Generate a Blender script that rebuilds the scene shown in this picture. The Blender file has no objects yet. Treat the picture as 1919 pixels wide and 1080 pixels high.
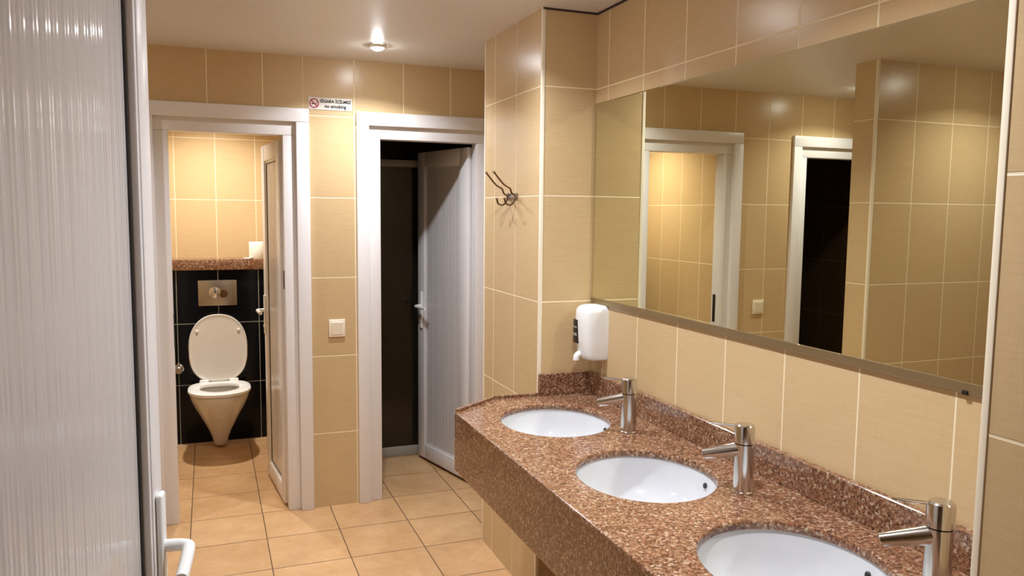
import bpy, bmesh, math, random
from mathutils import Vector, Matrix

# ------------------------------------------------------------------ camera, world, exposure
SC = bpy.context.scene
COL = SC.collection
random.seed(4)

F_PX, YAW, PITCH, ROLL, EYE = 1474.58, math.radians(21.1204), math.radians(5.4803), math.radians(0.5727), 1.5218
_f = Vector((math.sin(YAW) * math.cos(PITCH), math.cos(YAW) * math.cos(PITCH), -math.sin(PITCH)))
_r = Vector((math.cos(YAW), -math.sin(YAW), 0))
_u = _r.cross(_f)
_r2 = _r * math.cos(ROLL) + _u * math.sin(ROLL)
_u2 = -_r * math.sin(ROLL) + _u * math.cos(ROLL)
cam_d = bpy.data.cameras.new('camera')
cam_d.sensor_width = 36.0
cam_d.lens = F_PX / 1919 * 36.0
cam_d.clip_start = 0.02
cam = bpy.data.objects.new('camera', cam_d)
COL.objects.link(cam)
M = Matrix((_r2, _u2, -_f)).transposed().to_4x4()
M.translation = Vector((0, 0, EYE))
cam.matrix_world = M
SC.camera = cam

world = bpy.data.worlds.new('world')
SC.world = world
world.use_nodes = True
world.node_tree.nodes['Background'].inputs[0].default_value = (1, 0.93, 0.84, 1)
world.node_tree.nodes['Background'].inputs[1].default_value = 0.02

SC.cycles.sample_clamp_indirect = 0.0   # lets the light thrown back by the mirror reach the pier
SC.cycles.blur_glossy = 0.06
SC.cycles.use_guiding = True
SC.cycles.use_surface_guiding = True
SC.view_settings.view_transform = 'Standard'
SC.view_settings.look = 'None'
SC.view_settings.gamma = 1.0
SC.view_settings.use_curve_mapping = False
SC.view_settings.exposure = 0.57

LAMP_W = 7.3            # each downlight of the washroom
LAMP_COL = (0.94, 0.98, 1.06)
STALL_W = 10.5           # downlight of the toilet stall
STALL_COL = (0.98, 0.965, 0.93)

# ------------------------------------------------------------------ measured layout (metres)
W, WP, YP, YE, YB = 1.381, 1.158, 2.711, 3.35, 4.016   # mirror wall, pier face, pier near/far edge, door wall
ZC = 2.267                                             # ceiling
ZROW = 1.987                                           # a horizontal tile joint; tiles are 0.25 x 0.40
ZK = 0.83                                              # counter top
WQ, YQ = 1.119, 0.856                                  # near pier

# ------------------------------------------------------------------ materials
def srgb(r, g, b):
    f = lambda c: c / 12.92 if c <= 0.04045 else ((c + 0.055) / 1.055) ** 2.4
    return (f(r / 255), f(g / 255), f(b / 255), 1)

class NT:
    def __init__(self, name):
        self.m = bpy.data.materials.new(name)
        self.m.use_nodes = True
        self.t = self.m.node_tree
        self.b = self.t.nodes['Principled BSDF']
    def n(self, kind, **kw):
        nd = self.t.nodes.new(kind)
        for k, v in kw.items():
            setattr(nd, k, v)
        return nd
    def l(self, a, b):
        self.t.links.new(a, b)
    def put(self, sock, v):
        if isinstance(v, bpy.types.NodeSocket):
            self.l(v, sock)
        else:
            sock.default_value = v
    def math(self, op, a, b=None, c=None):
        nd = self.n('ShaderNodeMath', operation=op)
        self.put(nd.inputs[0], a)
        if b is not None: self.put(nd.inputs[1], b)
        if c is not None: self.put(nd.inputs[2], c)
        return nd.outputs[0]
    def mix(self, fac, a, b, blend='MIX'):
        nd = self.n('ShaderNodeMix', data_type='RGBA', blend_type=blend)
        self.put(nd.inputs[0], fac)
        self.put(nd.inputs[6], a); self.put(nd.inputs[7], b)
        return nd.outputs[2]
    def ramp(self, fac, stops, interp='LINEAR'):
        nd = self.n('ShaderNodeValToRGB')
        nd.color_ramp.interpolation = interp
        el = nd.color_ramp.elements
        while len(el) < len(stops): el.new(0.5)
        for e, (p, c) in zip(el, stops):
            e.position = p; e.color = c
        self.l(fac, nd.inputs[0])
        return nd.outputs[0]
    def noise(self, vec, scale, detail=3, rough=0.5, dim='3D'):
        nd = self.n('ShaderNodeTexNoise', noise_dimensions=dim)
        self.l(vec, nd.inputs['Vector'])
        nd.inputs['Scale'].default_value = scale
        nd.inputs['Detail'].default_value = detail
        nd.inputs['Roughness'].default_value = rough
        return nd.outputs['Fac']
    def bump(self, h, strength, dist):
        nd = self.n('ShaderNodeBump')
        nd.inputs['Strength'].default_value = strength
        nd.inputs['Distance'].default_value = dist
        self.l(h, nd.inputs['Height'])
        self.l(nd.outputs[0], self.b.inputs['Normal'])

def plain(name, col, rough=0.4, metal=0.0, spec=0.5, mottle=0.0, coat=0.0, scale=30):
    k = NT(name)
    b = k.b
    b.inputs['Roughness'].default_value = rough
    b.inputs['Metallic'].default_value = metal
    b.inputs['Specular IOR Level'].default_value = spec
    b.inputs['Coat Weight'].default_value = coat
    b.inputs['Coat Roughness'].default_value = 0.05
    tc = k.n('ShaderNodeTexCoord')
    nz = k.noise(tc.outputs['Object'], scale, 3)
    lo = tuple(c * (1 - mottle) for c in col[:3]) + (1,)
    k.l(k.mix(nz, lo, col), b.inputs['Base Color'])
    return k.m

def tile(name, base, dark, grout, rough, size=(0.25, 0.40), gw=0.0022, streak=True, mott=0.5, grough=0.6, bumpd=0.0012, spec=0.38):
    k = NT(name)
    uv = k.n('ShaderNodeUVMap').outputs[0]
    sp = k.n('ShaderNodeSeparateXYZ'); k.l(uv, sp.inputs[0])
    fu = k.math('FRACT', sp.outputs[0]); fv = k.math('FRACT', sp.outputs[1])
    du = k.math('MULTIPLY', k.math('MINIMUM', fu, k.math('SUBTRACT', 1.0, fu)), size[0])
    dv = k.math('MULTIPLY', k.math('MINIMUM', fv, k.math('SUBTRACT', 1.0, fv)), size[1])
    d = k.math('MINIMUM', du, dv)
    mr = k.n('ShaderNodeMapRange', interpolation_type='SMOOTHSTEP')
    k.l(d, mr.inputs[0])
    mr.inputs[1].default_value = gw * 0.75; mr.inputs[2].default_value = gw * 1.35
    tilemask = mr.outputs[0]
    cell = k.n('ShaderNodeCombineXYZ')
    k.l(k.math('FLOOR', sp.outputs[0]), cell.inputs[0]); k.l(k.math('FLOOR', sp.outputs[1]), cell.inputs[1])
    wn = k.n('ShaderNodeTexWhiteNoise', noise_dimensions='3D'); k.l(cell.outputs[0], wn.inputs['Vector'])
    # per-tile offset so that the pattern does not run through the joints
    off = k.n('ShaderNodeVectorMath', operation='MULTIPLY_ADD')
    k.l(wn.outputs['Color'], off.inputs[0]); off.inputs[1].default_value = (7, 7, 7); k.l(uv, off.inputs[2])
    if streak:
        st = k.n('ShaderNodeVectorMath', operation='MULTIPLY'); k.l(off.outputs[0], st.inputs[0]); st.inputs[1].default_value = (2.5, 75, 1)
        n1 = k.noise(st.outputs[0], 1.0, 4, 0.6)
        st2 = k.n('ShaderNodeVectorMath', operation='MULTIPLY'); k.l(off.outputs[0], st2.inputs[0]); st2.inputs[1].default_value = (60, 14, 1)
        n2 = k.noise(st2.outputs[0], 1.0, 2, 0.5)
        pat = k.math('ADD', k.math('MULTIPLY', n1, 0.7), k.math('MULTIPLY', n2, 0.3))
    else:
        n1 = k.noise(off.outputs[0], 2.2, 5, 0.62)
        n2 = k.noise(off.outputs[0], 11.0, 3, 0.6)
        pat = k.math('ADD', k.math('MULTIPLY', n1, 0.75), k.math('MULTIPLY', n2, 0.25))
    pat = k.math('MULTIPLY_ADD', k.math('SUBTRACT', pat, 0.5), 2.2 * mott, 0.5)
    pat = k.math('ADD', pat, k.math('MULTIPLY', k.math('SUBTRACT', wn.outputs['Value'], 0.5), 0.22))
    c = k.mix(pat, dark, base)
    k.l(k.mix(tilemask, grout, c), k.b.inputs['Base Color'])
    r = k.math('MULTIPLY_ADD', tilemask, rough - grough, grough)
    k.l(r, k.b.inputs['Roughness'])
    k.b.inputs['Specular IOR Level'].default_value = spec
    h = k.math('ADD', tilemask, k.math('MULTIPLY', pat, 0.05))
    k.bump(h, 0.6, bumpd)
    return k.m

def granite(name):
    k = NT(name)
    tc = k.n('ShaderNodeTexCoord')
    v = tc.outputs['Object']
    wv = k.n('ShaderNodeTexNoise'); k.l(v, wv.inputs['Vector']); wv.inputs['Scale'].default_value = 90; wv.inputs['Detail'].default_value = 2
    warp = k.n('ShaderNodeVectorMath', operation='MULTIPLY_ADD')
    k.l(wv.outputs['Color'], warp.inputs[0]); warp.inputs[1].default_value = (0.008,) * 3; k.l(v, warp.inputs[2])
    vo = k.n('ShaderNodeTexVoronoi'); k.l(warp.outputs[0], vo.inputs['Vector']); vo.inputs['Scale'].default_value = 175
    sx = k.n('ShaderNodeSeparateColor'); k.l(vo.outputs['Color'], sx.inputs[0])
    c1 = k.ramp(sx.outputs[0], [(0.0, srgb(50, 32, 24)), (0.15, srgb(96, 58, 40)), (0.30, srgb(150, 100, 72)), (0.48, srgb(140, 106, 68)),
                                (0.64, srgb(178, 136, 104)), (0.80, srgb(206, 172, 138)), (0.93, srgb(238, 218, 190))], 'CONSTANT')
    vo2 = k.n('ShaderNodeTexVoronoi'); k.l(warp.outputs[0], vo2.inputs['Vector']); vo2.inputs['Scale'].default_value = 420
    sx2 = k.n('ShaderNodeSeparateColor'); k.l(vo2.outputs['Color'], sx2.inputs[0])
    c2 = k.ramp(sx2.outputs[1], [(0.0, srgb(40, 27, 24)), (0.3, srgb(118, 74, 58)), (0.62, srgb(158, 112, 88)), (0.88, srgb(206, 172, 144))], 'CONSTANT')
    c = k.mix(0.42, c1, c2)
    big = k.noise(v, 6, 3)
    c = k.mix(k.math('MULTIPLY', big, 0.4), c, srgb(132, 90, 60), 'MIX')
    k.l(k.mix(0.22, c, srgb(70, 38, 26)), k.b.inputs['Base Color'])
    k.b.inputs['Roughness'].default_value = 0.13
    return k.m

MT = {}
MT['tile'] = tile('beige_wall_tile', srgb(213, 187, 145), srgb(193, 163, 118), srgb(240, 224, 188), 0.27)
MT['black_tile'] = tile('black_wall_tile', srgb(10, 13, 20), srgb(5, 7, 12), srgb(150, 150, 140), 0.12, spec=0.2)
MT['shade_tile'] = tile('shaded_stall_tile', srgb(78, 60, 38), srgb(60, 45, 28), srgb(96, 78, 54), 0.18)  # dimness of the unlit stalls put into a darker tile colour
MT['floor'] = tile('beige_floor_tile', srgb(214, 176, 130), srgb(182, 138, 92), srgb(96, 70, 48), 0.27, (0.333, 0.333), 0.0022, False, 0.75, 0.7, 0.001)
MT['granite'] = granite('brown_granite')
MT['ceiling'] = plain('ceiling_paint', srgb(224, 220, 215), 0.42, mottle=0.03, scale=3)
MT['pvc'] = plain('white_plastic_profile', srgb(232, 229, 228), 0.32, mottle=0.03)
MT['pvc_panel'] = plain('white_plastic_panel', srgb(214, 210, 208), 0.09, mottle=0.04, scale=14)
MT['gasket'] = plain('dark_rubber_gasket', srgb(58, 58, 56), 0.6)
MT['trim'] = plain('cream_corner_trim', srgb(240, 228, 204), 0.35, mottle=0.02)
MT['ceramic'] = plain('white_ceramic', srgb(208, 209, 212), 0.08, spec=0.6, mottle=0.01, coat=0.3)
MT['toilet'] = plain('toilet_ceramic', srgb(214, 208, 198), 0.12, spec=0.55, mottle=0.01)
MT['plastic'] = plain('white_gloss_plastic', srgb(240, 240, 238), 0.25, mottle=0.01)
MT['cream'] = plain('cream_switch_plastic', srgb(240, 228, 204), 0.3, mottle=0.01)
MT['chrome'] = plain('chrome', srgb(214, 213, 212), 0.15, metal=1.0)
MT['satin'] = plain('satin_steel', srgb(176, 170, 160), 0.30, metal=1.0, mottle=0.1)
MT['bronze'] = plain('dull_bronze_metal', srgb(128, 104, 76), 0.32, metal=1.0, mottle=0.2)
MT['channel'] = plain('dull_metal_channel', srgb(146, 126, 92), 0.45, metal=0.6, mottle=0.1)
MT['dark'] = plain('dark_plastic', srgb(30, 28, 26), 0.4)
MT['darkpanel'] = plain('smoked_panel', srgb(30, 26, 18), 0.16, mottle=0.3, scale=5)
MT['greyrail'] = plain('grey_rail', srgb(150, 144, 132), 0.4)
MT['gap'] = plain('shadow_gap_dark', srgb(60, 46, 40), 0.8)
MT['paper'] = plain('toilet_paper', srgb(246, 240, 228), 0.9, mottle=0.04, scale=60)
MT['black_print'] = plain('grey_print', srgb(34, 34, 34), 0.8, spec=0.1)
MT['red_print'] = plain('red_print', srgb(176, 60, 66), 0.6)
MT['sign_white'] = plain('white_sign_film', srgb(226, 222, 214), 0.6, spec=0.2, mottle=0.01)
MT['ring'] = plain('white_lamp_ring', srgb(236, 236, 232), 0.3)

def mirror_mat():
    k = NT('mirror_glass')
    k.b.inputs['Base Color'].default_value = (0.75, 0.745, 0.59, 1)
    k.b.inputs['Metallic'].default_value = 1.0
    k.b.inputs['Roughness'].default_value = 0.004
    return k.m
MT['mirror'] = mirror_mat()

def emit(name, col, s):
    k = NT(name)
    k.b.inputs['Base Color'].default_value = (0.9, 0.9, 0.9, 1)
    k.b.inputs['Emission Color'].default_value = col
    k.b.inputs['Emission Strength'].default_value = s
    return k.m
MT['bulb'] = emit('frosted_bulb', (0.97, 0.98, 1.0, 1), 150)
MT['bulb_warm'] = emit('warm_frosted_bulb', (1, 0.93, 0.82, 1), 60)

# ------------------------------------------------------------------ mesh helpers
def box(bm, lo, hi, bev=0.0, seg=2):
    lo, hi = Vector(lo), Vector(hi)
    r = bmesh.ops.create_cube(bm, size=1.0, matrix=Matrix.Translation((lo + hi) / 2) @ Matrix.Diagonal((*(hi - lo), 1)))
    if bev:
        ed = list({e for v in r['verts'] for e in v.link_edges})
        bmesh.ops.bevel(bm, geom=ed, offset=bev, segments=seg, profile=0.5, affect='EDGES')
    return bm

def lathe(bm, prof, origin=(0, 0, 0), n=48, rot=None, sx=1.0, sy=1.0, close=True):
    """prof: list of (radius, height); closed at the ends where radius is 0"""
    o = Vector(origin); rot = rot or Matrix.Identity(3)
    rings = []
    for r, z in prof:
        if r < 1e-6:
            rings.append([bm.verts.new(o + rot @ Vector((0, 0, z)))])
        else:
            rings.append([bm.verts.new(o + rot @ Vector((r * sx * math.cos(2 * math.pi * i / n), r * sy * math.sin(2 * math.pi * i / n), z))) for i in range(n)])
    for a, b in zip(rings, rings[1:]):
        for i in range(n):
            j = (i + 1) % n
            if len(a) == 1 and len(b) == 1: continue
            if len(a) == 1: bm.faces.new((a[0], b[i], b[j]))
            elif len(b) == 1: bm.faces.new((a[i], a[j], b[0]))
            else: bm.faces.new((a[i], a[j], b[j], b[i]))
    return rings

def tube(bm, pts, rad, n=12, cap=True, flat=1.0):
    """tube along points; rad a number or a list"""
    pts = [Vector(p) for p in pts]
    if not isinstance(rad, (list, tuple)): rad = [rad] * len(pts)
    rings = []
    up = None
    for i, p in enumerate(pts):
        t = (pts[min(i + 1, len(pts) - 1)] - pts[max(i - 1, 0)]).normalized()
        if up is None:
            up = Vector((0, 0, 1)) if abs(t.z) < 0.9 else Vector((1, 0, 0))
        side = t.cross(up).normalized(); up = side.cross(t).normalized()
        rings.append([bm.verts.new(p + side * rad[i] * math.cos(2 * math.pi * k / n) + up * rad[i] * flat * math.sin(2 * math.pi * k / n)) for k in range(n)])
    for a, b in zip(rings, rings[1:]):
        for k in range(n):
            bm.faces.new((a[k], a[(k + 1) % n], b[(k + 1) % n], b[k]))
    if cap:
        bm.faces.new(rings[0][::-1]); bm.faces.new(rings[-1])
    return rings

def smooth_path(pts, n=6):
    """Catmull-Rom resampling"""
    P = [Vector(p) for p in pts]; out = []
    for i in range(len(P) - 1):
        a, b, c, d = P[max(i - 1, 0)], P[i], P[i + 1], P[min(i + 2, len(P) - 1)]
        for k in range(n):
            t = k / n
            out.append(0.5 * ((2 * b) + (c - a) * t + (2 * a - 5 * b + 4 * c - d) * t * t + (3 * b - a - 3 * c + d) * t ** 3))
    out.append(P[-1])
    return out

def loft(bm, rings, cap0=True, cap1=True):
    R = [[bm.verts.new(p) for p in ring] for ring in rings]
    n = len(R[0])
    for a, b in zip(R, R[1:]):
        for k in range(n):
            bm.faces.new((a[k], a[(k + 1) % n], b[(k + 1) % n], b[k]))
    if cap0: bm.faces.new(R[0][::-1])
    if cap1: bm.faces.new(R[-1])
    return R

def obj(name, bm, mat, parent=None, smooth=False, angle=35, loc=None, rotz=None):
    bmesh.ops.recalc_face_normals(bm, faces=bm.faces)
    me = bpy.data.meshes.new(name)
    bm.to_mesh(me); bm.free()
    me.materials.append(MT[mat] if isinstance(mat, str) else mat)
    if smooth:
        for p in me.polygons: p.use_smooth = True
        me.set_sharp_from_angle(angle=math.radians(angle))
    o = bpy.data.objects.new(name, me)
    COL.objects.link(o)
    if parent: o.parent = parent
    if loc is not None: o.location = loc
    if rotz is not None: o.rotation_euler = (0, 0, rotz)
    return o

def empty(name, loc=(0, 0, 0), rotz=0.0):
    o = bpy.data.objects.new(name, None)
    o.empty_display_size = 0.05
    COL.objects.link(o)
    o.location = loc; o.rotation_euler = (0, 0, rotz)
    return o

def tag(o, label, cat, group=None):
    o['label'] = label; o['category'] = cat
    if group: o['group'] = group
    return o

def structure(o):
    o['kind'] = 'structure'
    return o

def copy_tree(o, parent=None):
    c = o.copy(); COL.objects.link(c)
    if parent: c.parent = parent
    for ch in [x for x in bpy.data.objects if x.parent == o]:
        copy_tree(ch, c)
    return c

def tiled(name, boxes, mat='tile', size=(0.25, 0.40), kind=True):
    """wall made of boxes; each box: lo, hi, x offset, y offset of the vertical joints"""
    bm = bmesh.new()
    uvl = bm.loops.layers.uv.new('UVMap')
    for lo, hi, ux, uy in boxes:
        before = set(bm.faces)
        box(bm, lo, hi)
        for f in set(bm.faces) - before:
            f.normal_update()
            n = f.normal
            for lp in f.loops:
                p = lp.vert.co
                if abs(n.x) > 0.7: uv = ((p.y - uy) / size[0], (p.z - ZROW) / size[1])
                elif abs(n.y) > 0.7: uv = ((p.x - ux) / size[0], (p.z - ZROW) / size[1])
                else: uv = ((p.x - ux) / size[0], (p.y - uy) / size[1])
                lp[uvl].uv = uv
    o = obj(name, bm, mat)
    return structure(o) if kind else o

# ------------------------------------------------------------------ setting
XL, XR, Y0, Y1 = -1.95, 1.75, -1.15, 5.72
o = tiled('floor', [((XL - 0.1, Y0 - 0.1, -0.1), (XR + 0.1, Y1 + 0.1, 0), 0.887, 3.70)], 'floor', (0.333, 0.333))
bm = bmesh.new(); box(bm, (XL - 0.1, Y0 - 0.1, ZC), (XR + 0.1, Y1 + 0.1, ZC + 0.1)); structure(obj('ceiling', bm, 'ceiling'))

HT = 1.962  # top of the door holes, behind the casings
DOORS = {1: 0.0925, 2: 1.085, 3: -1.05}
HW = 0.33
def hole(n): return DOORS[n] - HW, DOORS[n] + HW
yb2 = YB + 0.11
tiled('wall_back', [
    ((XL, YB, HT), (0.447, yb2, ZC), 0.261, YB), ((0.447, YB, HT), (XR, yb2, ZC), 0.447, YB),
    ((XL, YB, 0), (hole(3)[0], yb2, HT), 0.261, YB), ((hole(3)[1], YB, 0), (hole(1)[0], yb2, HT), 0.261, YB),
    ((hole(1)[1], YB, 0), (hole(2)[0], yb2, HT), 0.447, YB), ((hole(2)[1], YB, 0), (XR, yb2, HT), 0.447, YB)])
tiled('wall_mirror', [((W, YQ, 0), (W + 0.12, YP, ZC), 0, 2.366)])
tiled('wall_pier', [((WP, YP, 0), (XR, YE, ZC), 1.15, 2.969)])
tiled('wall_near_pier', [((WQ, Y0, 0), (W + 0.12, YQ, ZC), 1.12, 0.856)])
tiled('wall_right', [((XR, YE, 0), (XR + 0.1, Y1, ZC), 0, YB)])
tiled('wall_left', [((XL - 0.1, Y0, 0), (XL, YB + 0.11, ZC), 0, 2.95)])
tiled('wall_rear', [((XL, Y0 - 0.1, 0), (WQ, Y0, ZC), 0.0, Y0)])
tiled('wall_partition', [((XL, 2.95, 0), (-0.25, 3.09, ZC), -0.505, 2.90)])
YF0, YF1 = 0.58, 0.68
tiled('wall_front', [((XL, YF0, 0), (-0.255, YF1, ZC), -0.255, YF0), ((-0.255, YF0, 2.03), (WQ, YF1, ZC), -0.255, YF0)])

# stalls
tiled('wall_stall_left', [((-0.54, yb2, 0), (-0.42, Y1, ZC), 0, 4.36)])
tiled('wall_stall_right', [((0.53, yb2, 0), (0.65, Y1, ZC), 0, 4.36)])
tiled('wall_stall_back', [((-0.42, 5.60, 0), (0.53, Y1, ZC), 0.055, 5.6)])
tiled('wall_cistern', [((-0.42, 5.43, 0), (0.53, 5.60, 1.133), 0.052, 5.43)], 'black_tile')
tiled('wall_dark_stall_back', [((0.65, 5.0, 0), (XR, 5.1, ZC), 0.0, 5.0)], 'shade_tile')
tiled('wall_dark_stall_side', [((0.651, yb2, 0), (0.66, 4.999, ZC), 0.0, 5.0)], 'shade_tile')
tiled('wall_far_stall_back', [((XL, 5.3, 0), (-0.54, 5.4, ZC), 0.0, 5.0)], 'shade_tile')
tiled('wall_far_stall_left', [((-1.72, yb2, 0), (-1.62, 5.3, ZC), 0.0, 4.25)], 'shade_tile')

# corner trims and a dark strip standing in for the shadow gap under the niche ceiling
def corner(name, x, y, sx, sy, z1=ZC, r=0.011):
    """quarter-round strip over an outside corner; the wall lies towards +sx, +sy"""
    bm = bmesh.new()
    e = 0.0022
    xs = sorted((x - sx * e, x + sx * r)); ys = sorted((y - sy * e, y + sy * r))
    box(bm, (xs[0], ys[0], 0), (xs[1], ys[1], z1), 0.0016, 3)
    structure(obj(name, bm, 'trim', smooth=True, angle=50))
corner('trim_1', WP, YP, 1, 1)
corner('trim_2', WP, YE, 1, -1)
corner('trim_3', WQ, YQ, 1, -1)
corner('trim_4', -0.25, 2.95, -1, 1)
bm = bmesh.new()
box(bm, (WP, YP - 0.004, ZC - 0.007), (W, YP, ZC)); box(bm, (W - 0.004, YQ, ZC - 0.007), (W, YP - 0.004, ZC))
structure(obj('trim_shadow_gap', bm, 'gap'))

# ------------------------------------------------------------------ doors
def frame_ring(bm, xc, hw_out, top_out, hw_in, top_in, y0, y1, bev=0.003):
    """door-frame shape: two posts and a head"""
    box(bm, (xc - hw_out, y0, 0), (xc - hw_in, y1, top_in), bev)
    box(bm, (xc + hw_in, y0, 0), (xc + hw_out, y1, top_in), bev)
    box(bm, (xc - hw_out, y0, top_in), (xc + hw_out, y1, top_out), bev)

def door_frame(n):
    d = structure(empty('door_%d' % n, (DOORS[n], YB, 0)))
    bm = bmesh.new(); frame_ring(bm, 0, 0.381, 2.016, 0.318, 1.950, -0.022, 0.006, 0.004); obj('casing', bm, 'pvc', d, True)
    bm = bmesh.new(); frame_ring(bm, 0, 0.326, 1.958, 0.257, 1.886, 0.004, 0.085, 0.004); obj('frame', bm, 'pvc', d, True)
    return d

def make_leaf(parent, w, z0, z1, hinge, ang, stile=0.085, th=0.042, side=1, swing_handle=True, ribs=30, handle_mat='plastic', hz=0.96, amp=0.0006, both=True, kick=0.0, mat='pvc', bw=0.014, bead_drop=0.006, ph=0.009, gasket=True):
    """hinged leaf: local x from hinge to free edge, local +y*side is the face with the lever towards the camera"""
    lf_bm = bmesh.new()
    t = th / 2
    box(lf_bm, (0, -t, z0), (stile, t, z1), 0.004); box(lf_bm, (w - stile, -t, z0), (w, t, z1), 0.004)
    box(lf_bm, (stile, -t, z0), (w - stile, t, z0 + stile * 1.05), 0.004); box(lf_bm, (stile, -t, z1 - stile), (w - stile, t, z1), 0.004)
    leaf = obj('leaf', lf_bm, mat, parent, True)
    leaf.location = hinge; leaf.rotation_euler = (0, 0, ang)
    xa, xb, za, zb = stile - 0.002, w - stile + 0.002, z0 + stile * 1.05 - 0.002, z1 - stile + 0.002
    # ribbed infill panel
    bm = bmesh.new()
    nx = ribs * 8
    for s in (-1, 1):
        cols = []
        for i in range(nx + 1):
            x = xa + (xb - xa) * i / nx
            q = i / 8
            y = s * (ph + amp * (0.6 * math.sin(2 * math.pi * q) + 0.9 * math.sin(2 * math.pi * q * 0.37 + 1) + 0.8 * math.sin(2 * math.pi * q * 0.153 + 2)))
            cols.append((bm.verts.new((x, y, za)), bm.verts.new((x, y, zb))))
        for a, b in zip(cols, cols[1:]):
            bm.faces.new((a[0], b[0], b[1], a[1]) if s < 0 else (a[0], a[1], b[1], b[0]))
    obj('panel', bm, 'pvc_panel', leaf, True, 60)
    # glazing bead round the panel, both faces
    bm = bmesh.new()
    for s in (-1, 1):
        ya, yb_ = sorted((s * (ph + 0.0015), s * (t - bead_drop)))
        box(bm, (stile, ya, za), (stile + bw, yb_, zb), 0.003); box(bm, (w - stile - bw, ya, za), (w - stile, yb_, zb), 0.003)
        box(bm, (stile + bw, ya, za), (w - stile - bw, yb_, za + bw), 0.003); box(bm, (stile + bw, ya, zb - bw), (w - stile - bw, yb_, zb), 0.003)
    obj('bead', bm, mat, leaf, True)
    # dark gasket line
    bm = bmesh.new()
    g = 0.004
    for s in (-1, 1) if gasket else ():
        ya, yb_ = sorted((s * (ph + 0.0005), s * (ph + 0.0035)))
        for x0, x1, q0, q1 in ((stile + bw, stile + bw + g, za + bw, zb - bw), (w - stile - bw - g, w - stile - bw, za + bw, zb - bw),
                               (stile + bw, w - stile - bw, za + bw, za + bw + g), (stile + bw, w - stile - bw, zb - bw - g, zb - bw)):
            box(bm, (x0, ya, q0), (x1, yb_, q1))
    if gasket: obj('gasket', bm, 'gasket', leaf)
    else: bm.free()
    # handles
    hx = w - stile * 0.60
    for s in ((1, -1) if both else (side,)):
        bm = bmesh.new()
        ya, yb_ = sorted((s * t, s * (t + 0.010)))
        box(bm, (hx - 0.014, ya, hz - 0.135), (hx + 0.014, yb_, hz + 0.085), 0.0045, 3)
        # lever
        y1 = s * (t + 0.008); y2 = s * (t + 0.046)
        path = smooth_path([(hx, y1, hz), (hx, s * (t + 0.028), hz), (hx - 0.006, s * (t + 0.044), hz), (hx - 0.024, y2 + s * kick * 0.2, hz), (hx - 0.07, y2 + s * kick * 0.6, hz - 0.002), (hx - 0.122, y2 + s * kick, hz - 0.002)], 6)
        tube(bm, path, 0.0095, 14, flat=1.0)
        # key rose below the lever
        lathe(bm, [(0, 0), (0.008, 0), (0.008, 0.004), (0, 0.004)], (hx, s * (t + 0.009), hz - 0.09), 16, Matrix.Rotation(-s * math.pi / 2, 3, 'X'))
        obj('handle', bm, handle_mat, leaf, True, 45)
    return leaf

def strike(d, x, z0, z1, s, name='strike_plate'):
    bm = bmesh.new(); box(bm, (x - 0.003, 0.040, z0), (x + 0.003, 0.066, z1), 0.001)
    o = obj(name, bm, 'dark', d); return o

d1 = door_frame(1); strike(d1, -0.257, 0.86, 1.03, 1); strike(d1, 0.257, 1.13, 1.22, 1, 'hinge')
d2 = door_frame(2)
d3 = door_frame(3)
tag(d1, 'white plastic door standing open before the lit toilet stall', 'door')
tag(d2, 'white plastic door half open onto the dark stall, next to the coat hook', 'door')
tag(d3, 'white door frame of a dark opening, seen only in the mirror', 'door')
# leaf angles: local x points from hinge to free edge
def ang(dx, dy): return math.atan2(dy, dx)
L1 = make_leaf(d1, 0.535, 0.012, 1.872, (0.356 - DOORS[1], 0.080, 0), ang(-0.046, 0.50), hz=0.965)
L2 = make_leaf(d2, 0.57, 0.018, 1.872, (1.352 - DOORS[2] - 0.012, 0.092, 0), ang(-0.135, 0.55), hz=0.955, amp=0.0003, gasket=False)

# entrance door in the foreground
d4 = structure(empty('door_4', (-0.255, YF0, 0)))
tag(d4, 'white ribbed plastic entrance door wide open close by, white lever at its edge', 'door')
bm = bmesh.new()
box(bm, (0.0, 0.02, 0), (0.058, 0.095, 2.03), 0.004)
box(bm, (0.058, 0.02, 1.972), (WQ + 0.255, 0.095, 2.03), 0.004)
obj('frame', bm, 'pvc', d4, True)
HEAD = math.radians(10)
ex, ey = -0.078, 1.33            # far visible edge of the face turned to the room
wl = 0.63; th4 = 0.045
dirv = Vector((math.sin(HEAD), math.cos(HEAD), 0)); nrm = Vector((dirv.y, -dirv.x, 0))
hp = Vector((ex, ey, 0)) - dirv * wl - nrm * (th4 / 2)
make_leaf(d4, wl, 0.012, 1.965, hp - Vector((-0.255, YF0, 0)), ang(dirv.x, dirv.y), stile=0.056, th=th4, hz=1.0, ribs=46, amp=0.00032, kick=0.012, bw=0.010, bead_drop=0.002, ph=0.006)

# ------------------------------------------------------------------ wash counter
def rounded_outline(pts, inset):
    """mitred inward offset of a counter-clockwise polygon"""
    P = [Vector(p) for p in pts]; out = []
    n = len(P)
    for i in range(n):
        a, b, c = P[i - 1], P[i], P[(i + 1) % n]
        d0 = (b - a).normalized(); d1 = (c - b).normalized()
        n0 = Vector((-d0.y, d0.x)); n1 = Vector((-d1.y, d1.x))
        m = (n0 + n1); k = inset / max(0.2, 1 + n0.dot(n1))
        out.append(b + m * k)
    return out

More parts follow.
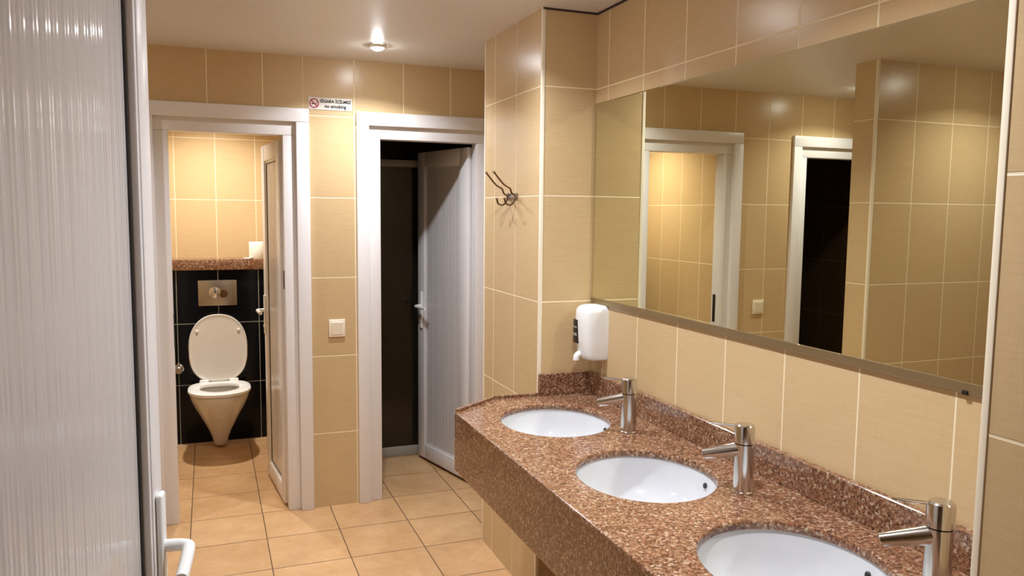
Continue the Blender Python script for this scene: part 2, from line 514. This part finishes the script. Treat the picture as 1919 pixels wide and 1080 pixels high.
counter = empty('washbasin_counter', (1.08, 1.78, 0.625))
tag(counter, 'brown speckled granite counter along the mirror wall holding three basins', 'counter')
C0 = counter.location
XF = 0.784
BAS = [(1.077, 2.371), (1.076, 1.783), (1.079, 1.213)]
RX, RY, TH = 0.183, 0.210, math.radians(-13)
yn = YQ + 0.001
OUT = [(XF, 0.995), (0.971, yn), (W - 0.001, yn), (W - 0.001, YP - 0.001), (0.975, YP - 0.001), (XF, 2.571)]
def ell(c, rx, ry, z, n=72):
    ct, st = math.cos(TH), math.sin(TH)
    out = []
    for i in range(n):
        x, y = rx * math.cos(2 * math.pi * i / n), ry * math.sin(2 * math.pi * i / n)
        out.append(Vector((c[0] + x * ct - y * st, c[1] + x * st + y * ct, z)))
    return out
bm = bmesh.new()
T = 0.020
inner = rounded_outline(OUT, 0.004)
mid = rounded_outline(OUT, 0.0012)
R_out = [[bm.verts.new((p[0], p[1], z)) for p in ring] for ring, z in ((inner, ZK), (mid, ZK - 0.0012), (OUT, ZK - 0.004), (OUT, ZK - T))]
holes = []
for c in BAS:
    rings = [[bm.verts.new(p) for p in ell(c, RX + e, RY + e, z)] for e, z in ((0.007, ZK), (0.002, ZK - 0.002), (0.0, ZK - 0.007), (0.0, ZK - T))]
    holes.append(rings)
def bridge(a, b):
    n = len(a)
    for i in range(n):
        bm.faces.new((a[i], a[(i + 1) % n], b[(i + 1) % n], b[i]))
for rs in [R_out] + holes:
    for a, b in zip(rs, rs[1:]): bridge(a, b)
def cap(idx):
    ed = []
    for rs in [R_out] + holes:
        ring = rs[idx]
        for i in range(len(ring)):
            ed.append(bm.edges.get((ring[i], ring[(i + 1) % len(ring)])))
    bmesh.ops.triangle_fill(bm, edges=ed, use_beauty=True, use_dissolve=False)
cap(0); cap(-1)
bmesh.ops.translate(bm, verts=bm.verts, vec=-C0)
obj('worktop', bm, 'granite', counter)
# apron below the front edge and the cut corners
bm = bmesh.new()
ap = [(0.971, yn), (XF, 0.995), (XF, 2.571), (0.975, YP - 0.001)]
ain = [(0.985, yn + 0.0), (XF + 0.03, 1.008), (XF + 0.03, 2.558), (0.989, YP - 0.001)]
za, zb = 0.625, ZK - T
vo = [[bm.verts.new((*p, z)) for p in ap] for z in (za, zb)]; vi = [[bm.verts.new((*p, z)) for p in ain] for z in (za, zb)]
for i in range(3):
    bm.faces.new((vo[0][i], vo[0][i + 1], vo[1][i + 1], vo[1][i])); bm.faces.new((vi[0][i], vi[1][i], vi[1][i + 1], vi[0][i + 1]))
    bm.faces.new((vo[0][i], vi[0][i], vi[0][i + 1], vo[0][i + 1])); bm.faces.new((vo[1][i], vo[1][i + 1], vi[1][i + 1], vi[1][i]))
for i in (0, 3): bm.faces.new((vo[0][i], vo[1][i], vi[1][i], vi[0][i]))
bmesh.ops.translate(bm, verts=bm.verts, vec=-C0)
obj('apron', bm, 'granite', counter)
bm = bmesh.new()
box(bm, (W - 0.021, YQ + 0.002, ZK), (W - 0.001, YP - 0.001, 0.913), 0.0015, 1)
box(bm, (WP - 0.002, YP - 0.021, ZK), (W - 0.021, YP - 0.001, 0.913), 0.0015, 1)
bmesh.ops.translate(bm, verts=bm.verts, vec=-C0)
obj('backsplash', bm, 'granite', counter)
# low raised lip along the cut end
bm = bmesh.new()
def strip(a, b, w, z0, z1):
    a, b = Vector(a), Vector(b); d = (b - a).normalized(); n = Vector((d.y, -d.x))
    q = [a, b, b + n * w, a + n * w]
    loft(bm, [[Vector((*p, z0)) for p in q], [Vector((*p, z1)) for p in q]])
strip((XF + 0.003, 2.570), (0.976, YP - 0.003), 0.012, ZK - 0.001, ZK + 0.011)
strip((0.974, YP - 0.002), (WP - 0.003, YP - 0.002), 0.012, ZK - 0.001, ZK + 0.011)
bmesh.ops.translate(bm, verts=bm.verts, vec=-C0)
obj('lip', bm, 'granite', counter)

# basins set under the worktop
def make_basin(c):
    b = empty('washbasin', (c[0], c[1], ZK - T - 0.001), TH)
    bm = bmesh.new()
    prof = [(1.13, 0.0), (1.02, 0.0), (1.005, -0.012), (0.985, -0.04), (0.93, -0.075), (0.82, -0.105), (0.62, -0.128), (0.38, -0.139), (0.14, -0.143),
            (0.14, -0.152), (0.40, -0.149), (0.66, -0.138), (0.88, -0.114), (1.0, -0.078), (1.06, -0.03), (1.13, -0.012), (1.13, 0.0)]
    lathe(bm, prof, n=72, sx=RX, sy=RY)
    bmesh.ops.remove_doubles(bm, verts=bm.verts, dist=1e-5)
    obj('bowl', bm, 'ceramic', b, True, 60)
    bm = bmesh.new()
    lathe(bm, [(0.0, -0.003), (0.016, -0.003), (0.019, 0.001), (0.027, 0.001), (0.028, -0.004), (0.0, -0.006)], (0, 0, -0.139), 32)
    obj('drain', bm, 'chrome', b, True)
    # overflow opening high on the wall below the tap
    a = math.radians(6)
    r = 0.982
    p = Vector((RX * r * math.cos(a), RY * r * math.sin(a), -0.028))
    nv = Vector((-math.cos(a), -math.sin(a), 0.22)).normalized()
    rot = Vector((0, 0, 1)).rotation_difference(nv).to_matrix()
    bm = bmesh.new()
    lathe(bm, [(0.0, 0.0035), (0.0055, 0.0035), (0.0075, 0.002), (0.0075, -0.004), (0, -0.004)], p, 20, rot)
    obj('overflow', bm, 'dark', b, True)
    return b
for c, lb in zip(BAS, ('round white basin in the counter farthest from the camera, nearest the soap dispenser',
                       'round white basin in the middle of the granite counter',
                       'round white basin cut by the bottom edge, the nearest of the three')):
    b = make_basin(c)
    tag(b, lb, 'basin', 'basins sunk in the granite counter')

# taps
def make_tap(x, y):
    t = empty('basin_tap', (x, y, ZK))
    bm = bmesh.new()
    lathe(bm, [(0, 0), (0.0275, 0), (0.0275, 0.004), (0.0245, 0.006), (0.0235, 0.09), (0.0235, 0.124), (0, 0.124)], n=40)
    obj('body', bm, 'chrome', t, True)
    dv = Vector((-0.80, 0.60, 0))
    bm = bmesh.new()
    pts, rad = [], []
    for i in range(9):
        s = i / 8
        pts.append(Vector((0, 0, 0.108 - 0.020 * s)) + dv * (0.012 + 0.088 * s)); rad.append(0.0190 - 0.0065 * s)
    tube(bm, pts, rad, 20)
    # slanted mouth: pull the lower part of the last ring back
    e = pts[-1]
    for v in bm.verts:
        if (v.co - e).length < 0.013: v.co -= dv * max(0, (e.z - v.co.z)) * 0.6
    obj('spout', bm, 'chrome', t, True, 50)
    bm = bmesh.new()
    lathe(bm, [(0, 0.1255), (0.0225, 0.1255), (0.0245, 0.127), (0.0250, 0.166), (0.0238, 0.171), (0.0200, 0.174), (0, 0.175)], n=40)
    kn = obj('handle', bm, 'chrome', t, True)
    bm = bmesh.new()
    tube(bm, [Vector((0, 0, 0.168)) + dv * 0.018, Vector((0, 0, 0.1685)) + dv * 0.05, Vector((0, 0, 0.1695)) + dv * 0.082], [0.0048, 0.0044, 0.004], 12, flat=0.75)
    obj('lever', bm, 'chrome', kn, True)
    return t
tap = make_tap(1.233, 2.151)
tag(tap, 'chrome tap standing below the soap dispenser', 'tap', 'chrome basin taps')
for (x, y), lb in zip([(1.235, 1.578), (1.240, 1.018)], ('middle chrome tap on the counter, beside the middle basin', 'nearest chrome tap on the counter, partly cut by the bottom edge')):
    c = copy_tree(tap); c.location = (x, y, ZK); c['label'] = lb

# ------------------------------------------------------------------ mirror
mir = empty('wall_mirror_glass', (W, 1.8, 1.184))
mir.name = 'mirror'
tag(mir, 'wide mirror resting in a narrow metal channel on the wall above the taps', 'mirror')
bm = bmesh.new()
MY0, MY1, MZ0, MZ1 = YQ + 0.004, YP - 0.003, 1.184, 1.933
bv, tk = 0.004, 0.006
v = lambda x, y, z: bm.verts.new((x - W, y - 1.8, z - 1.184))
xo, xi = W - 0.0050, W - tk
o4 = [v(xo, MY0, MZ0), v(xo, MY1, MZ0), v(xo, MY1, MZ1), v(xo, MY0, MZ1)]
i4 = [v(xi, MY0 + bv, MZ0 + bv), v(xi, MY1 - 0.001, MZ0 + bv), v(xi, MY1 - 0.001, MZ1 - bv), v(xi, MY0 + bv, MZ1 - bv)]
b4 = [v(W - 0.0008, MY0, MZ0), v(W - 0.0008, MY1, MZ0), v(W - 0.0008, MY1, MZ1), v(W - 0.0008, MY0, MZ1)]
bm.faces.new(i4)
for i in range(4):
    j = (i + 1) % 4
    bm.faces.new((o4[i], o4[j], i4[j], i4[i])); bm.faces.new((b4[i], b4[j], o4[j], o4[i]))
bm.faces.new(b4[::-1])
obj('glass', bm, 'mirror', mir)
bm = bmesh.new(); box(bm, (-0.0085, MY0 - 1.8, -0.004), (-0.0062, MY1 - 1.8, 0.016), 0.0006); box(bm, (-0.0085, MY0 - 1.8, -0.006), (-0.0008, MY1 - 1.8, -0.0035), 0.0006); obj('channel', bm, 'channel', mir)
bm = bmesh.new(); box(bm, (-0.012, 1.09 - 1.8 - 0.006, -0.008), (-0.0008, 1.09 - 1.8 + 0.006, 0.001), 0.001); obj('clip', bm, 'dark', mir)

# ------------------------------------------------------------------ soap dispenser
sd = empty('soap_dispenser', (W, 2.628, 0.975))
tag(sd, 'white wall soap dispenser in the corner under the mirror end', 'soap dispenser')
bm = bmesh.new()
def rr(hw, dep, z, r=0.022, n=5, back=0.0):
    """rounded outline: back on the wall at x=0, front at x=-dep"""
    pts = [Vector((-0.0005, -hw, z))]
    d0 = dep * 0.42
    for i in range(17):
        a = math.pi * i / 16
        c, q = math.cos(a), math.sin(a)
        pts.append(Vector((-d0 - (dep - d0) * q ** 0.62, -hw * math.copysign(abs(c) ** 0.75, c), z)))
    pts.append(Vector((-0.0005, hw, z)))
    return pts
loft(bm, [rr(0.044, 0.070, 0.0, 0.02), rr(0.050, 0.082, 0.006, 0.024), rr(0.054, 0.090, 0.02, 0.028), rr(0.056, 0.097, 0.08, 0.030), rr(0.056, 0.100, 0.14, 0.030), rr(0.055, 0.099, 0.178, 0.03),
          rr(0.053, 0.094, 0.192, 0.03), rr(0.047, 0.082, 0.201, 0.026), rr(0.040, 0.068, 0.204, 0.02)])
obj('housing', bm, 'plastic', sd, True, 50)
bm = bmesh.new(); box(bm, (-0.1015, 0.002, 0.060), (-0.070, 0.040, 0.150), 0.004, 2)
win = obj('window', bm, 'dark', sd, True)
for q0, q1 in ((0.088, 0.098), (0.118, 0.124)):
    bm = bmesh.new(); box(bm, (-0.1035, 0.006, q0), (-0.098, 0.036, q1), 0.001); obj('level_bar', bm, 'greyrail', win)
bm = bmesh.new(); tube(bm, smooth_path([(-0.075, 0.006, 0.024), (-0.092, 0.006, 0.020), (-0.101, 0.006, 0.010), (-0.102, 0.006, -0.004)], 5), [0.012] * 15 + [0.0095], 16); obj('nozzle', bm, 'plastic', sd, True)

# ------------------------------------------------------------------ coat hook on the pier
hk = empty('coat_hook', (WP, 3.0, 1.588))
tag(hk, 'small metal coat hook with two long prongs on the tiled pier', 'coat hook')
bm = bmesh.new()
box(bm, (-0.006, -0.060, -0.010), (-0.0005, 0.060, 0.012), 0.002); obj('back_plate', bm, 'satin', hk, True)
for dy in (-0.045, 0.045):
    bm = bmesh.new()
    tube(bm, smooth_path([(-0.004, dy, 0.0), (-0.022, dy, 0.012), (-0.030, dy, 0.030), (-0.055, dy + 0.004, 0.046), (-0.085, dy + 0.010, 0.082), (-0.094, dy + 0.012, 0.094)], 6), 0.0036, 10)
    lathe(bm, [(0, -0.0055), (0.004, -0.004), (0.0056, 0), (0.004, 0.004), (0, 0.0055)], (-0.094, dy + 0.012, 0.094), 12)
    obj('prong', bm, 'bronze', hk, True)
    bm = bmesh.new()
    tube(bm, smooth_path([(-0.004, dy, -0.002), (-0.012, dy, -0.024), (-0.028, dy, -0.036), (-0.046, dy, -0.030), (-0.052, dy, -0.010)], 6), 0.0036, 10)
    lathe(bm, [(0, -0.0055), (0.004, -0.004), (0.0056, 0), (0.004, 0.004), (0, 0.0055)], (-0.052, dy, -0.010), 12)
    obj('lower_hook', bm, 'bronze', hk, True)

# ------------------------------------------------------------------ light switches
def make_switch(x, z):
    s = empty('light_switch', (x, YB, z))
    bm = bmesh.new(); box(bm, (-0.041, -0.010, -0.045), (0.041, -0.0005, 0.045), 0.004, 3); obj('frame', bm, 'cream', s, True)
    bm = bmesh.new()
    loft(bm, [[Vector(p) for p in ((-0.029, -0.009, -0.032), (0.029, -0.009, -0.032), (0.029, -0.009, 0.032), (-0.029, -0.009, 0.032))],
              [Vector(p) for p in ((-0.0275, -0.012, -0.0305), (0.0275, -0.012, -0.0305), (0.0275, -0.0165, 0.0305), (-0.0275, -0.0165, 0.0305))]])
    obj('rocker', bm, 'cream', s)
    return s
sw = make_switch(0.599, 0.928)
tag(sw, 'cream light switch on the tiled strip between the two white doors', 'light switch', 'cream light switches')
sw2 = copy_tree(sw); sw2.location = (-0.452, YB, 0.948); sw2['label'] = 'cream light switch seen only in the mirror, between two reflected doors'

# ------------------------------------------------------------------ no-smoking sign
sg = empty('no_smoking_sign', (0.580, YB, 2.046))
tag(sg, 'small white no smoking sign above the strip between the doors', 'sign')
bm = bmesh.new(); box(bm, (-0.106, -0.003, -0.030), (0.106, -0.0005, 0.030), 0.001); obj('plate', bm, 'sign_white', sg)
bm = bmesh.new()
RX90 = Matrix.Rotation(math.pi / 2, 3, 'X')
lathe(bm, [(0.018, 0.003), (0.0235, 0.003), (0.0235, 0.0042), (0.018, 0.0042), (0.018, 0.003)], (-0.079, 0, 0), 40, RX90)
q = [Vector((-0.079 + c, 0, d)) for c, d in ((-0.0155, 0.0115), (-0.0115, 0.0155), (0.0155, -0.0115), (0.0115, -0.0155))]
loft(bm, [[p + Vector((0, -0.0042, 0)) for p in q], [p + Vector((0, -0.003, 0)) for p in q]])
obj('prohibition_ring', bm, 'red_print', sg)
bm = bmesh.new(); box(bm, (-0.092, -0.0038, -0.004), (-0.068, -0.003, 0.001)); box(bm, (-0.067, -0.0038, 0.003), (-0.064, -0.003, 0.010)); obj('cigarette', bm, 'black_print', sg)
def text(body, x, z, size, name):
    cu = bpy.data.curves.new(name, 'FONT')
    cu.body = body; cu.size = size; cu.align_x = 'CENTER'; cu.align_y = 'CENTER'; cu.extrude = 0.0004; cu.offset = 0.0006
    cu.materials.append(MT['black_print'])
    tmp = bpy.data.objects.new(name + '_curve', cu)
    me = bpy.data.meshes.new_from_object(tmp)
    bpy.data.objects.remove(tmp); bpy.data.curves.remove(cu)
    t = bpy.data.objects.new(name, me); COL.objects.link(t); t.parent = sg
    t.location = (x, -0.0036, z); t.rotation_euler = (math.pi / 2, 0, 0)
    return t
text('S\u0130GARA \u0130\u00c7\u0130LMEZ', 0.0245, 0.0115, 0.0193, 'upper_line')
text('no smoking', 0.0235, -0.012, 0.0225, 'lower_line')

# ------------------------------------------------------------------ toilet stall
sh = empty('stall_shelf', (0.055, 5.50, 1.133))
bm = bmesh.new(); box(bm, (-0.474, -0.092, 0), (0.474, 0.099, 0.069), 0.003, 2); obj('slab', bm, 'granite', sh, True)
tag(sh, 'brown granite ledge across the stall above the black tiles', 'shelf')

rl = empty('toilet_roll', (0.305, 5.468, 1.202))
tag(rl, 'white toilet roll standing on the granite ledge', 'toilet roll')
bm = bmesh.new(); lathe(bm, [(0.022, 0.0), (0.054, 0.0), (0.056, 0.004), (0.056, 0.106), (0.054, 0.110), (0.022, 0.110), (0.022, 0.0)], n=40); obj('paper', bm, 'paper', rl, True)
bm = bmesh.new(); lathe(bm, [(0.0195, 0.001), (0.0218, 0.001), (0.0218, 0.1095), (0.0195, 0.1095), (0.0195, 0.001)], n=32); obj('core', bm, 'cream', rl, True)
bm = bmesh.new()
pts = smooth_path([(-0.03, -0.048, 0.0), (-0.055, -0.046, 0.0), (-0.075, -0.046, 0.0), (-0.095, -0.044, 0.0)], 4)
zz = [0.018, 0.012, 0.008, 0.006, 0.004, 0.003, 0.003, 0.003, 0.004, 0.005, 0.005, 0.004, 0.003]
a = [bm.verts.new((p.x, p.y, z)) for p, z in zip(pts, zz)]; b = [bm.verts.new((p.x + 0.006, p.y + 0.085, z)) for p, z in zip(pts, zz)]
for i in range(len(a) - 1): bm.faces.new((a[i], a[i + 1], b[i + 1], b[i]))
o = obj('loose_sheet', bm, 'paper', rl, True); m = o.modifiers.new('thick', 'SOLIDIFY'); m.thickness = 0.001

fp = empty('flush_plate', (0.048, 5.43, 0.984))
tag(fp, 'steel flush plate with round buttons on the black tiles above the toilet', 'flush plate')
bm = bmesh.new(); box(bm, (-0.118, -0.014, -0.083), (0.118, -0.0005, 0.083), 0.004, 2); obj('plate', bm, 'satin', fp, True)
bm = bmesh.new(); lathe(bm, [(0, 0.020), (0.030, 0.019), (0.035, 0.016), (0.036, 0.013)], (-0.018, 0, 0.004), 40, RX90); obj('button', bm, 'chrome', fp, True)
bm = bmesh.new(); lathe(bm, [(0, 0.0155), (0.022, 0.0165), (0.026, 0.017), (0.027, 0.013)], (0.036, 0, -0.006), 40, RX90); obj('button', bm, 'bronze', fp, True)

to = empty('toilet', (0.043, 5.429, 0))
tag(to, 'white wall-hung toilet with its lid raised against black tiles', 'toilet')
def egg(w, y0, y1, z, n=48, p=2.3, by=0.0):
    """plan outline: y from -y1 (front, round) to -y0 (rear, squarer)"""
    cy = -(y0 + y1) / 2; hl = (y1 - y0) / 2
    out = []
    for i in range(n):
        a = 2 * math.pi * i / n
        c, s = math.cos(a), math.sin(a)
        e = 2 / (p + (1.3 if s > 0 else -0.1))
        out.append(Vector((w * math.copysign(abs(c) ** e, c), cy + hl * math.copysign(abs(s) ** e, s), z)))
    return out
bm = bmesh.new()
outer = [egg(0.038, 0.03, 0.160, 0.014), egg(0.043, 0.012, 0.180, 0.022), egg(0.052, 0.004, 0.215, 0.07), egg(0.074, 0.002, 0.262, 0.13), egg(0.100, 0.001, 0.318, 0.19), egg(0.126, 0.001, 0.378, 0.25),
         egg(0.150, 0.001, 0.430, 0.30), egg(0.168, 0.001, 0.472, 0.35), egg(0.177, 0.001, 0.495, 0.385), egg(0.176, 0.001, 0.494, 0.398), egg(0.170, 0.006, 0.488, 0.402)]
inn = [egg(0.128, 0.155, 0.45, 0.402, p=2.0), egg(0.122, 0.16, 0.445, 0.385, p=2.0), egg(0.115, 0.165, 0.435, 0.33, p=2.0), egg(0.09, 0.18, 0.38, 0.24, p=2.0), egg(0.05, 0.2, 0.30, 0.19, p=2.0)]
loft(bm, outer + inn, True, True)
obj('bowl', bm, 'toilet', to, True, 50)
bm = bmesh.new()
loft(bm, [egg(0.180, 0.115, 0.505, 0.403), egg(0.185, 0.11, 0.51, 0.410), egg(0.183, 0.112, 0.508, 0.420), egg(0.172, 0.122, 0.495, 0.426), egg(0.122, 0.17, 0.435, 0.424, p=2.0),
          egg(0.115, 0.175, 0.427, 0.415, p=2.0), egg(0.116, 0.175, 0.428, 0.403, p=2.0)], False, False)
obj('seat', bm, 'plastic', to, True, 50)
# raised lid, hinged at the rear edge of the seat
lid_e = bmesh.new()
def lid(w, h0, h1, y, n=56):
    out = []
    for i in range(n):
        a = 2 * math.pi * i / n
        c, s = math.cos(a), math.sin(a)
        e = 2 / (2.25 if s > 0 else 3.4)
        ww = w * (1.0 if s > 0 else 1.0 - 0.16 * abs(s) ** 1.5)
        zc = h0 + (h1 - h0) * 0.50
        hh = (h1 - zc) if s > 0 else (zc - h0)
        out.append(Vector((ww * math.copysign(abs(c) ** e, c), y, zc + hh * math.copysign(abs(s) ** e, s))))
    return out
loft(lid_e, [lid(0.168, 0.006, 0.418, 0.0), lid(0.176, 0.0, 0.427, -0.003), lid(0.178, 0.0, 0.430, -0.010), lid(0.174, 0.003, 0.425, -0.016), lid(0.166, 0.010, 0.416, -0.013), lid(0.150, 0.026, 0.40, -0.011)])
ld = obj('lid', lid_e, 'toilet', to, True, 40)
ld.location = (0.0, -0.105, 0.424); ld.rotation_euler = (math.radians(-9), 0, 0)
for dx in (-0.125, 0.125):
    bm = bmesh.new(); lathe(bm, [(0, 0.020), (0.006, 0.020), (0.0085, 0.017), (0.0085, 0.011)], (dx, 0, 0.325), 18, RX90); obj('buffer', bm, 'plastic', ld, True)
for dx in (-0.09, 0.09):
    bm = bmesh.new(); box(bm, (dx - 0.028, -0.128, 0.4035), (dx + 0.028, -0.088, 0.440), 0.009, 3); obj('hinge', bm, 'plastic', to, True)

va = empty('stop_valve', (-0.196, 5.43, 0.50))
tag(va, 'small chrome stop valve on the black tiles beside the toilet', 'valve')
va.scale = (1.35, 1.35, 1.35)
bm = bmesh.new(); lathe(bm, [(0, 0.0005), (0.024, 0.0005), (0.022, 0.006), (0.010, 0.010), (0.010, 0.04), (0, 0.042)], (0, 0, 0), 24, RX90); obj('body', bm, 'chrome', va, True)
bm = bmesh.new(); lathe(bm, [(0, 0.038), (0.016, 0.038), (0.018, 0.044), (0.018, 0.060), (0.014, 0.065), (0, 0.066)], (0, 0, 0), 20, RX90); obj('knob', bm, 'satin', va, True)
bm = bmesh.new(); tube(bm, [(0, -0.026, 0.008), (0, -0.026, 0.034)], 0.007, 12); obj('outlet', bm, 'chrome', va, True)

# dark stall behind the second door: smoked screen on a pale kerb
sc_ = empty('shower_screen', (1.16, 4.735, 0))
tag(sc_, 'dark smoked screen with grey rails inside the unlit stall', 'shower screen')
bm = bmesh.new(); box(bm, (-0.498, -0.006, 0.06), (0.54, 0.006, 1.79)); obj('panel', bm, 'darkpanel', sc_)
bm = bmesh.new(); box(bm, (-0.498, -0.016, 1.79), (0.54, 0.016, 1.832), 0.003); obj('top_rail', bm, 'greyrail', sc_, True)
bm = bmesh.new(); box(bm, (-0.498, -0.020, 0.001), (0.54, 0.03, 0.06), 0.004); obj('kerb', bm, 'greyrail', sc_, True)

# ------------------------------------------------------------------ ceiling lamps
def make_lamp(x, y, power, col, bulb='bulb'):
    l = empty('ceiling_lamp', (x, y, ZC))
    bm = bmesh.new(); lathe(bm, [(0.026, -0.001), (0.046, -0.001), (0.045, -0.006), (0.040, -0.010), (0.030, -0.012), (0.026, -0.008), (0.026, -0.001)], n=36); obj('ring', bm, 'ring', l, True)
    bm = bmesh.new(); lathe(bm, [(0.0255, -0.002), (0.0255, -0.012), (0.023, -0.016), (0.017, -0.020), (0.009, -0.0225), (0, -0.023)], n=28); obj('bulb', bm, bulb, l, True)
    ld_ = bpy.data.lights.new('downlight', 'AREA')
    ld_.energy = power; ld_.color = col; ld_.shape = 'DISK'; ld_.size = 0.05; ld_.spread = math.radians(138)
    lo = bpy.data.objects.new('downlight', ld_); COL.objects.link(lo); lo.parent = l; lo.location = (0, 0, -0.026)
    return l
LAMPS = [((0.735, 3.62), 'bright ceiling lamp nearest the two doors'), ((0.76, 2.44), 'ceiling lamp over the farthest basin, at the top edge of the picture'),
         ((0.72, 1.30), 'ceiling lamp over the nearest basin, above the picture'), ((-0.87, 3.62), 'ceiling lamp behind the tiled partition, before the far dark opening'),
         ((-0.83, 2.50), 'ceiling lamp before the tiled partition')]
for (x, y), lb in LAMPS:
    tag(make_lamp(x, y, LAMP_W * ((1.0 if y > 2 else 1.25) if x > 0 else 0.62), LAMP_COL), lb, 'ceiling lamp', 'washroom ceiling lamps')
tag(make_lamp(0.03, 5.08, STALL_W, STALL_COL, 'bulb_warm'), 'warm ceiling lamp above the toilet', 'ceiling lamp')
